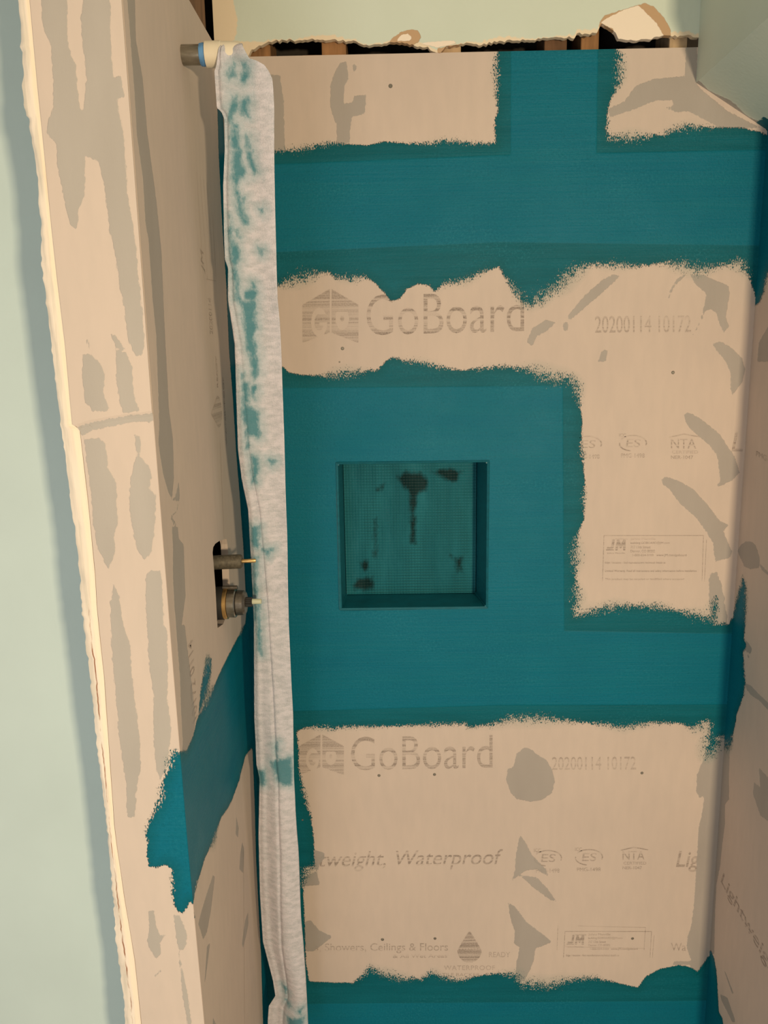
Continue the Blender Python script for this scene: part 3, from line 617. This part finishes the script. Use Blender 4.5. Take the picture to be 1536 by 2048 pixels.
def maker_box(x0, y0, x1, y1, k):
    p = Print('back'); p.line_px((x0, y0), (x1, y0), 1.3); p.line_px((x0, y0), (x0-3, y1), 1.0); p.line_px((x1, y0), (x1-3, y1), .9); p.line_px((x1+6*k, y0+8), (x1+2*k, y1), .8)
    jx0, jy0, jx1, jy1 = x0+6*k, y0+6*k, x0+46*k, y0+30*k
    SEG = [((.33, .12), (.27, .72)), ((.27, .72), (.17, .86)), ((.17, .86), (.05, .80)), ((.47, .95), (.56, .12)), ((.56, .12), (.68, .72)), ((.68, .72), (.88, .12)), ((.88, .12), (.86, .95))]
    def jm(x, y):
        u, v = (x-jx0)/(jx1-jx0), (y-jy0)/(jy1-jy0)
        if (v < .10 and u > .42) or (v > .90 and u < .34): return True
        for (a, b), (c, d) in SEG:
            e0, e1 = (c-a)*40, (d-b)*24; q0, q1 = (u-a)*40, (v-b)*24; t = max(0, min(1, (q0*e0+q1*e1)/(e0*e0+e1*e1)))
            if math.hypot(q0-t*e0, q1-t*e1) < 2.3: return True
        return False
    p.cells_px(jx0-2, jy0, jx1+2, jy1, jm, .7); p.text_px('Johns Manville', jx0, jy1+4*k, jx1-4*k, jy1+7*k)
    tx = x0+53*k
    for i, (t, wd) in enumerate((('Johns Manville', 50), ('building.GOBOARD@JM.com', 78), ('717 17th Street', 40), ('Denver, CO 80202', 49), ('1-800-654-3103   www.JM.com/goboard', 112))):
        y = y0+(4+8.2*i)*k; p.text_px(t, tx+(4*k if i == 4 else 0), y, tx+wd*k, y+6*k, bold=.006)
    for i, (t, wd) in enumerate((('Edge / location - find manufacturers technical details at', 123), ('Limited Warranty. Read all instructions and safety information before installation', 185), ('This product may be recycled or landfilled where accepted', 160))):
        y = y0+(52+16.5*i)*k
        if y < y1: p.text_px(t, x0+2, y, x0+wd*k, y+5.5*k, bold=.005)
    return p.done('printed_maker_label', wall_back, .8, 'outlined grey printed label')
maker_box(1208, 1071, 1407, 1162, 1.0); maker_box(1130, 1863, 1303, 1915, .88)
p = Print('back'); p.line_px((1156, 1852), (1291, 1855), 1.0); p.line_px((1291, 1855), (1288, 1900), .9); p.line_px((1116, 1851), (1114, 1900), .9); p.line_px((1128, 1893), (1290, 1897), .6); p.done('printed_outline', wall_back, .6)
# filled screw heads
for i, (x, y, r) in enumerate(((781, 172, 4.5), (685, 697, 4), (679, 724, 2), (758, 1551, 4), (869, 1549, 4), (1284, 1546, 4), (765, 1879, 4.5), (870, 1877, 4), (1265, 1877, 4), (1346, 745, 4), (605, 1640, 2.5))):
    p_ = back((x, y)); bm = bmesh.new(); bmesh.ops.create_cone(bm, cap_ends=True, segments=10, radius1=r*.00085, radius2=r*.0006, depth=.0008, matrix=Matrix.Translation((p_[0], -.0004, p_[1])) @ Matrix.Rotation(math.pi/2, 4, 'X'))
    bm_obj('screw_head', bm, M['screw'], wall_back)
# left wall printing runs up the board
def vtext(p, t, y0, y1, z0, z1, **k):      # text running upward, its top towards the front edge
    V_, F_ = text_xy(t, **k); p.add([(y1+(y0-y1)*v, z0+(z1-z0)*u) for u, v in V_], F_)
L = lambda x, y: left((x, y))
p = Print('left')
for dx in (0, 7, 14, 20): p.line_px((393+dx, 345+dx), (407+dx*1.1, 560), .6)
p.line_px((425, 430), (432, 558), 1.); p.line_px((412, 558), (432, 562), 1.); p.done('printed_label_lines', wall_left, .55)
p = Print('left'); a, b = L(404, 545), L(398, 495); vtext(p, 'JM', a[0]-.004, a[0]+.022, a[1], b[1], bold=.03, shear=.2)
a, b = L(421, 668), L(418, 596); vtext(p, '20200114', a[0]-.004, a[0]+.018, a[1], b[1])
a, b = L(388, 1445), L(375, 1290); vtext(p, '10172 0114', a[0]-.006, a[0]+.022, a[1], b[1], bold=.005)
a, b = L(434, 775), L(430, 712); vtext(p, 'READY', a[0], a[0]+.010, a[1], b[1]); a, b = L(452, 890), L(444, 755); vtext(p, 'WATERPROOF', a[0], a[0]+.010, a[1], b[1])
p.done('printed_board_code', wall_left, .75)
p = Print('left'); a, b = L(438, 856), L(432, 792); zc_ = (a[1]+b[1])/2; hz = (b[1]-a[1])/2; yc_ = L(436, 824)[0]
V_ = [(yc_, zc_)]
for k in range(25):
    t = math.pi*2*k/24; r = 1.0; ry = .032 if math.cos(t) > 0 else .055
    V_.append((yc_+ry*math.cos(t)*(1 if math.cos(t) > 0 else (1-.35*abs(math.sin(t)))), zc_+hz*math.sin(t)*(1 if math.cos(t) > 0 else 1-.5*abs(math.cos(t)))))
p.add(V_, [(0, k, k+1) for k in range(1, 25)]); p.done('printed_drop_emblem', wall_left, .55, 'faint grey drop emblem')
p = Print('left'); p.line_px((440, 885), (449, 1100), 1.2); p.line_px((487, 1700), (489, 2048), 1.2); p.done('printed_edge_line', wall_left, .3)
# right wall printing runs from the corner towards the room
def rtext(p, t, px0, px1, h, **k):
    a, b = np.array(right(px0)), np.array(right(px1)); e = b-a; V_, F_ = text_xy(t, **k)
    p.add([tuple(a+e*u+np.array((0, h*v))) for u, v in V_], F_)
p = Print('right'); rtext(p, 'Lightweight', (1441, 1772), (1560, 1990), .040, shear=.25, bold=.004); p.done('printed_slogan', wall_right, .9, 'slanted grey lettering')
p = Print('right'); rtext(p, 'PMG-1498', (1512, 912), (1560, 935), .010, bold=.010); p.done('printed_certification_mark', wall_right, .8)

# ------------------------------------------------------------------ niche
niche = empty('shower_niche', (.343, .045, NZ0), 'square teal coated niche recessed in the back wall, about a foot wide', 'niche')
BX0, BX1, BZ0, BZ1, BY = .1985, .4800, .9945, 1.2885, .09
bm = bmesh.new()
fr = [bm.verts.new(c) for c in ((NX0, -.0003, NZ0), (NX1, -.0003, NZ0), (NX1, -.0003, NZ1), (NX0, -.0003, NZ1))]
bk = [bm.verts.new(c) for c in ((BX0, BY, BZ0), (BX1, BY, BZ0), (BX1, BY, BZ1), (BX0, BY, BZ1))]
for k in range(4): bm.faces.new((fr[k], fr[(k+1) % 4], bk[(k+1) % 4], bk[k]))
fo = [bm.verts.new(c) for c in ((NX0-.0001, .0, NZ0-.0001), (NX1+.0001, .0, NZ0-.0001), (NX1+.0001, .0, NZ1+.0001), (NX0-.0001, .0, NZ1+.0001))]
for k in range(4): bm.faces.new((fo[k], fo[(k+1) % 4], fr[(k+1) % 4], fr[k]))
bm.normal_update(); nc = Vector(((NX0+NX1)/2, .04, (NZ0+NZ1)/2))
rv = [f for f in bm.faces if f.normal.dot(nc-f.calc_center_median()) < 0]; bmesh.ops.reverse_faces(bm, faces=rv)
bmesh.ops.bevel(bm, geom=[e for e in bm.edges if sum(v in bk for v in e.verts) == 1], offset=.0025, segments=3, affect='EDGES')
me = bpy.data.meshes.new('niche_shell'); bm.to_mesh(me); bm.free()
sh = link('niche_shell', me, M['teal'], niche)
m = sh.modifiers.new('thickness', 'SOLIDIFY'); m.thickness = .006; m.offset = -1
s = NT('teal_waffle_sheet')
sx = s.n.new('ShaderNodeSeparateXYZ'); s.l.new(s.pos, sx.inputs[0])
wz = s.math('SINE', s.math('MULTIPLY', sx.outputs[2], 2*math.pi/.0062)); wx = s.math('SINE', s.math('MULTIPLY', sx.outputs[0], 2*math.pi/.0062))
wf = s.math('ADD', s.math('MULTIPLY', s.math('SMOOTH_MAX', wz, 0, .3), 1.0), s.math('MULTIPLY', s.math('SMOOTH_MAX', wx, 0, .3), .45))
fill = s.mr(s.noise((1, 1, .35), 13, 4, .6), .40, .60, .25, 1)
sm = s.mr(s.math('ADD', s.attr('smear'), s.math('MULTIPLY', s.math('SUBTRACT', s.noise((1, 1, .5), 60, 4, .7), .5), .03)), -.005, .006)
c = s.mix(s.mr(s.noise((1, 1, .2), 24, 4), .3, .7), (.004, .105, .135), (.014, .165, .205))
c = s.mix(s.math('MULTIPLY', s.math('MULTIPLY', wf, fill), .5), c, (.05, .25, .28))
c = s.mix(s.math('MULTIPLY', sm, .92), c, (.005, .022, .021))
M['waffle'] = s.out(c, .50, s.bump(s.math('ADD', s.math('MULTIPLY', wf, fill), s.math('MULTIPLY', s.noise((1, 1, .4), 90, 4), .5)), .0024, 1.), spec=.15)
V, Fc = join_grids([(frange(BX0+.001, BX1-.001), frange(BZ0+.001, BZ1-.001), lambda x, z: (x, BY-.003, z))])
me = mesh_np('niche_back_panel', V, Fc); P = np.array(V)[:, [0, 2]]
nb = lambda px: (lambda p: (p[0], p[2]))(at(px, 1, BY))
cn = lambda *p: crop(560, 850, V4, p)
setattr_(me, 'smear', sdf_near(P, [W(nb, q) for q in (cn((600, 270), (640, 235), (720, 240), (760, 290), (740, 340), (700, 360), (690, 600), (670, 600), (660, 340)), cn((780, 240), (830, 220), (930, 235), (900, 290), (850, 280)),
    cn((400, 700), (450, 695), (460, 730), (430, 750)), cn((370, 820), (400, 780), (470, 780), (480, 840), (390, 838)), cn((880, 665), (930, 680), (940, 750), (915, 745)), cn((500, 330), (540, 295), (520, 330)), cn((480, 480), (490, 480), (495, 680), (480, 670)))], .04))
link('niche_back_panel', me, M['waffle'], niche)['label'] = 'ribbed teal back panel'
# coated sloping sill piece on the niche floor
adopt(niche)

# ------------------------------------------------------------------ studs seen through the gap
def stud(px0, px1, yy, mat, label, y0=.0135, dep=.085, ztop=ZC):
    x0, x1 = at((px0, yy), 1, y0)[0], at((px1, yy), 1, y0)[0]
    o = boxo('wall_stud', (x0, x1, y0, y0+dep, 1.40, ztop), mat, bevel=.002); o['label'] = label; o['category'] = 'stud'; o['group'] = 'wooden studs behind the torn gap'
    return o
stud(496, 541, 104, M['stud'], 'orange brown wooden stud in the gap just right of the hanging fabric', y0=.02)
stud(643, 692, 96, M['stud'], 'orange brown wooden stud filling the gap left of the small torn patch', y0=.016)
stud(878, 922, 98, simple('pale_stud', (.55, .38, .22), .8, var=.2, sc=(6, 6, .6), ns=14), 'pale wooden stud in the gap below torn white drywall paper', y0=.0135)
stud(1089, 1134, 90, M['stud_dark'], 'dark brown wooden stud in the gap above the vertical teal band', y0=.018)
stud(1162, 1198, 86, M['stud'], 'brown wooden stud in the gap at the right edge of the vertical teal band', y0=.030)
stud(1339, 1375, 86, simple('tan_stud', (.50, .36, .22), .8, var=.2, sc=(6, 6, .6), ns=14), 'tan wooden stud in the gap at the right end, near the sloped ceiling', y0=.0135)
o = boxo('corner_stud', (-.052, -.0135, -.235, -.045, 1.40, ZC), M['stud_dark'], bevel=.002); o['label'] = 'dark brown wooden stud showing above the left wall board'; o['category'] = 'stud'
o = boxo('wall_block', (.145, .215, .04, .12, 1.99, 2.055), M['stud_dark'], bevel=.002); o['label'] = 'shaded brown wood block low inside the gap, left of the second stud'; o['category'] = 'wood block'

# ------------------------------------------------------------------ shower arm stub with tape and cap
PY, PZ = -.289, 1.9455
arm = empty('shower_arm_pipe', (0, PY, PZ), 'steel pipe stub with blue tape and white cap, high on the left wall', 'pipe')
lathe('pipe', [(-.03, .0140), (.030, .0140), (.030, .0120), (.062, .0120)], (0, PY, PZ), M['steel'], arm)
lathe('blue_masking_tape', [(.0265, .0141), (.027, .0150), (.0315, .0155), (.036, .0150), (.0365, .014)], (0, PY, PZ), M['blue_tape'], arm, wob=lambda k, a: 1+.03*math.sin(k*1.7+a*300))
lathe('pipe_cap', [(.0350, .0150), (.0355, .0180), (.0580, .0180), (.0590, .0172), (.080, .0165), (.0865, .015), (.0880, .010)], (0, PY, PZ), M['white_plastic'], arm)
adopt(arm)

# ------------------------------------------------------------------ hanging strip of waterproofing fabric
SLX = [(443, 80), (437, 100), (433, 131), (429, 144), (430.5, 165), (434, 217), (443, 224), (449, 239), (450, 300), (447, 373), (449, 476), (451, 520), (457, 537), (457, 600), (464, 644), (470.5, 688), (472, 732), (473.5, 790), (477, 898), (484, 956), (497, 1019), (502, 1112),
       (508, 1250), (508, 1434), (512, 1532), (518, 1560), (517, 1610), (515.5, 1676), (518, 1793), (524, 1891), (544, 1969), (549, 2000), (536, 2020), (534, 2048), (536, 2200)]
SRX = [(481, 80), (486, 93), (493, 107), (500, 119), (514, 123), (529, 131), (538, 143), (545, 158), (547, 175), (549, 212), (549.5, 300), (551, 432), (554, 534), (556, 600), (560, 644), (564, 732), (566.5, 805), (569, 900), (574, 1073), (577, 1250), (580.5, 1317), (586, 1434), (588, 1560), (590.6, 1620),
       (596.5, 1696), (602, 1832), (612, 1950), (617, 2048), (622, 2200)]
FY = PY-.019
def fy(z): return FY+.125*np.clip((1.90-z)/.85, 0, 1)+.08*np.clip((1.05-z)/1.0, 0, 1)
def fab(px):
    y = FY
    for _ in range(14): p = at(px, 1, y); y = .5*y+.5*float(fy(p[2]))
    return (p[0], p[2])
A = W(fab, SLX); B = W(fab, SRX); A = A[np.argsort(A[:, 1])]; B = B[np.argsort(B[:, 1])]
ztop_ = fab((460, 84))[1]; zl = fab((500, 2085))[1]
NU = 44; rows = np.concatenate([np.linspace(zl, ztop_-.03, 640), np.linspace(ztop_-.0295, ztop_, 30)])
V = []
for z in rows:
    xa, xb = np.interp(z, A[:, 1], A[:, 0]), np.interp(z, B[:, 1], B[:, 0])
    for i in range(NU):
        u = i/(NU-1); x = xa+(xb-xa)*u
        hgt = max(0, min(1, (z-(ztop_-.10))/.10)); low = np.clip((1.05-z)/.9, 0, 1)
        y = float(fy(z)) + .004*math.sin(u*5.2+z*3) - .0030*math.exp(-((u-.12)/.07)**2) + .0016*math.sin(z*36+u*3)*u + .011*low*math.sin(u*math.pi*1.5+.6+.9*math.sin(z*4.))
        y += .004*math.exp(-((u-(.30+.25*math.sin(z*2.6)))/.035)**2)
        if z > PZ:      # bends back over the pipe cap
            t = min(1, (z-PZ)/(ztop_-PZ)); y += (1-math.sqrt(max(0, 1-t*t)))*.019
        V.append((x, y, z))
nr = len(rows)
tail = []      # short tail hanging down behind the pipe
for k in range(1, 26):
    t = k/25; z = ztop_-.055*t
    xa, xb = A[-1, 0]+.002, np.interp(ztop_, B[:, 1], B[:, 0])-.002
    for i in range(NU): u = i/(NU-1); V.append((xa+(xb-xa)*u, FY+.019+.019*math.sin(min(1, t*2.2)*math.pi/2)+.002*math.sin(u*6), z-.0))
Fc = grid_faces(nr+25, NU, 0, True); me = mesh_np('fabric_strip', V, Fc); smooth(me)
P = np.array(V)[:, [0, 2]]
ct = lambda *p: crop(420, 60, 8.53, p); cu_ = lambda *p: crop(400, 300, 6.83, p); cv = lambda *p: crop(420, 600, 6.83, p)
SM = [ct((300, 800), (350, 640), (400, 530), (440, 530), (420, 650), (450, 800), (430, 830)), ct((520, 540), (640, 560), (670, 720), (620, 860), (560, 900), (500, 840), (560, 700)),
      ct((330, 1330), (380, 1200), (370, 1100), (460, 1130), (460, 1360), (400, 1450), (380, 1600), (330, 1540)), ct((380, 1600), (480, 1600), (470, 1680), (400, 1680)), ct((370, 1700), (490, 1700), (500, 2048), (370, 2048)),
      ct((590, 1780), (680, 1820), (700, 2048), (620, 2048)), ct((500, 1150), (660, 1150), (650, 1480), (500, 1400)),
      cu_((440, 0), (560, 0), (560, 150), (610, 280), (600, 380), (540, 370), (510, 500), (470, 480), (440, 330)), cu_((620, 0), (710, 0), (730, 150), (790, 300), (740, 310), (680, 220), (640, 120)),
      cu_((470, 490), (530, 560), (550, 700), (600, 850), (650, 1000), (590, 1020), (520, 900), (490, 700)), cu_((480, 1080), (510, 1080), (530, 1200), (500, 1180)), cu_((560, 650), (610, 650), (590, 720)), cu_((800, 800), (860, 800), (850, 850)),
      cu_((410, 900), (440, 1100), (470, 1280), (520, 1320), (560, 1500), (520, 1520), (500, 1650), (530, 1900), (560, 2048), (490, 2048), (460, 1800), (440, 1500), (410, 1200)), cu_((690, 1790), (740, 1800), (770, 1900), (720, 1890)), cu_((800, 1340), (870, 1360), (840, 1420)),
      cu_((590, 1930), (780, 1900), (770, 2048), (600, 2048)),
      cv((400, 0), (480, 10), (620, 0), (620, 200), (630, 380), (600, 500), (640, 700), (660, 1000), (600, 1100), (560, 900), (540, 720), (500, 650), (480, 400), (440, 180)), cv((420, 1000), (460, 1000), (450, 1090), (420, 1080)),
      cv((560, 1160), (630, 1170), (620, 1360), (570, 1340)), cv((440, 1100), (540, 1140), (540, 1400), (450, 1400)), cv((450, 1430), (520, 1440), (560, 1560), (550, 1650), (620, 1780), (560, 1800), (480, 1700), (450, 1600)), cv((610, 1480), (660, 1650), (650, 1720), (600, 1640)),
      cv((620, 1800), (680, 1850), (650, 1900)), cv((490, 1740), (530, 1760), (540, 2048), (510, 2048)),
      c9((1240, 0), (1320, 60), (1330, 190), (1270, 180)), c9((1290, 280), (1330, 300), (1310, 420), (1290, 420)), c9((1285, 640), (1330, 640), (1325, 760), (1290, 740)), c9((1300, 800), (1320, 800), (1315, 1130), (1300, 1130)), c9((1340, 760), (1400, 760), (1370, 800)), c9((1370, 300), (1420, 310), (1390, 340)),
      c10((1060, 0), (1075, 0), (1085, 280), (1065, 250)), c10((1150, 740), (1170, 720), (1165, 800)), c10((1130, 820), (1240, 800), (1240, 950), (1170, 930)), c10((1060, 880), (1100, 870), (1100, 950), (1070, 960)), c10((1180, 900), (1200, 905), (1190, 925)),
      c13((310, 1040), (340, 1040), (330, 1060)), c13((370, 1060), (400, 1040), (390, 1080)), c13((290, 960), (320, 980), (310, 1010)), c13((320, 1110), (410, 1090), (400, 1152), (330, 1152))]
setattr_(me, 'smear', sdf_near(P, [W(fab, q) for q in SM], .02))
s = NT('fleece_fabric')
wv = s.math('MULTIPLY', s.math('SINE', s.math('MULTIPLY', s.noise((1, 1, 1), 1, 0), 0)), 0)
n1 = s.noise((1, 1, 2.2), 55, 4, .65); n2 = s.noise((1, 1, 1), 500, 2)
c = s.mix(s.mr(n1, .36, .62), (.47, .48, .52), (.67, .64, .70)); c = s.mix(s.mr(n2, .3, .7, 0, .35), c, (.74, .70, .73))
e = s.math('MULTIPLY', s.math('SUBTRACT', s.noise((1, 1, .6), 120, 4, .7), .5), .018)
wash = s.mr(s.math('ADD', s.attr('smear'), e), -.018, .000, 0, .5); c = s.mix(wash, c, (.16, .36, .40))
tm = s.mr(s.math('ADD', s.attr('smear'), e), -.0030, .0040, 0, .78); c = s.mix(tm, c, (.02, .19, .24))
sx = s.n.new('ShaderNodeSeparateXYZ'); s.l.new(s.pos, sx.inputs[0])
wv = s.math('ADD', s.math('SINE', s.math('MULTIPLY', sx.outputs[0], 2*math.pi/.0018)), s.math('SINE', s.math('MULTIPLY', sx.outputs[2], 2*math.pi/.0018)))
M['fleece'] = s.out(c, .92, s.bump(s.math('ADD', s.math('MULTIPLY', wv, .12), s.math('ADD', n1, n2)), .0010, .8), spec=.2)
strip = link('fabric_strip', me, M['fleece']); m = strip.modifiers.new('thickness', 'SOLIDIFY'); m.thickness = .0008; m.offset = 1
strip['label'] = 'long white fleece strip smeared teal, hanging from the pipe down the left corner'; strip['category'] = 'fabric strip'

# ------------------------------------------------------------------ valve stems in the hole
VY = -.235
dv = empty('diverter_stem', (-.03, VY, 1.1537), 'upper dull dark valve sleeve with a thin brass pin, in the left wall hole', 'valve')
lathe('sleeve', [(-.045, .0125), (.0365, .0125), (.0395, .0105), (.0395, .0045)], (0, VY, 1.1537), M['sleeve'], dv, tilt=.03)
lathe('brass_pin', [(.036, .0036), (.0615, .0036), (.0635, .0028), (.0635, .001)], (0, VY, 1.1540), M['brass'], dv, tilt=.03)
lathe('mounting_flange', [(-.047, .012), (-.047, .028), (-.040, .028), (-.040, .012)], (0, VY-.006, 1.158), M['steel'], dv)
adopt(dv)
VZ = 1.0795
mv = empty('mixing_valve', (-.03, VY, VZ), 'lower, round shower valve cartridge with brass ring, in the left wall hole', 'valve')
lathe('valve_body', [(-.055, .0300), (.0050, .0290), (.0050, .02)], (0, VY, VZ), M['black'], mv)
lathe('brass_ring', [(.0045, .0200), (.0045, .0272), (.0052, .0282), (.0110, .0282), (.0118, .0272), (.0118, .02)], (0, VY, VZ), M['brass'], mv, n=40)
lathe('retaining_nut', [(.0118, .0245), (.0125, .0255), (.0245, .0255), (.0262, .0238), (.0262, .015)], (0, VY, VZ), M['steel'], mv, n=40)
lathe('cartridge_cap', [(.0262, .0205), (.0275, .0222), (.0390, .0215), (.0430, .0180), (.0435, .008)], (0, VY, VZ+.0005), M['dark_steel'], mv, n=40, wob=lambda k, a: 1 if k % 5 else .97)
lathe('splined_collar', [(.0430, .0088), (.0530, .0085), (.0540, .0070), (.0540, .003)], (0, VY, VZ+.0015), M['black'], mv, n=36, wob=lambda k, a: 1 if k % 3 else .86)
lathe('control_tip', [(.0530, .0050), (.0690, .0046), (.0700, .0036), (.0700, .001)], (0, VY, VZ+.0025), M['spline'], mv, n=12)
lathe('set_screw', [(.004, .0036), (.0290, .0036), (.0300, .0026), (.0300, .001)], (0, VY-.004, VZ+.0295), M['dark_steel'], mv, n=16)
bm = bmesh.new(); box(bm, -.030, -.012, VY-.045, VY-.015, VZ-.045, VZ-.030); bm_obj('body_lug', bm, M['steel'], mv, bevel=.003)
adopt(mv)
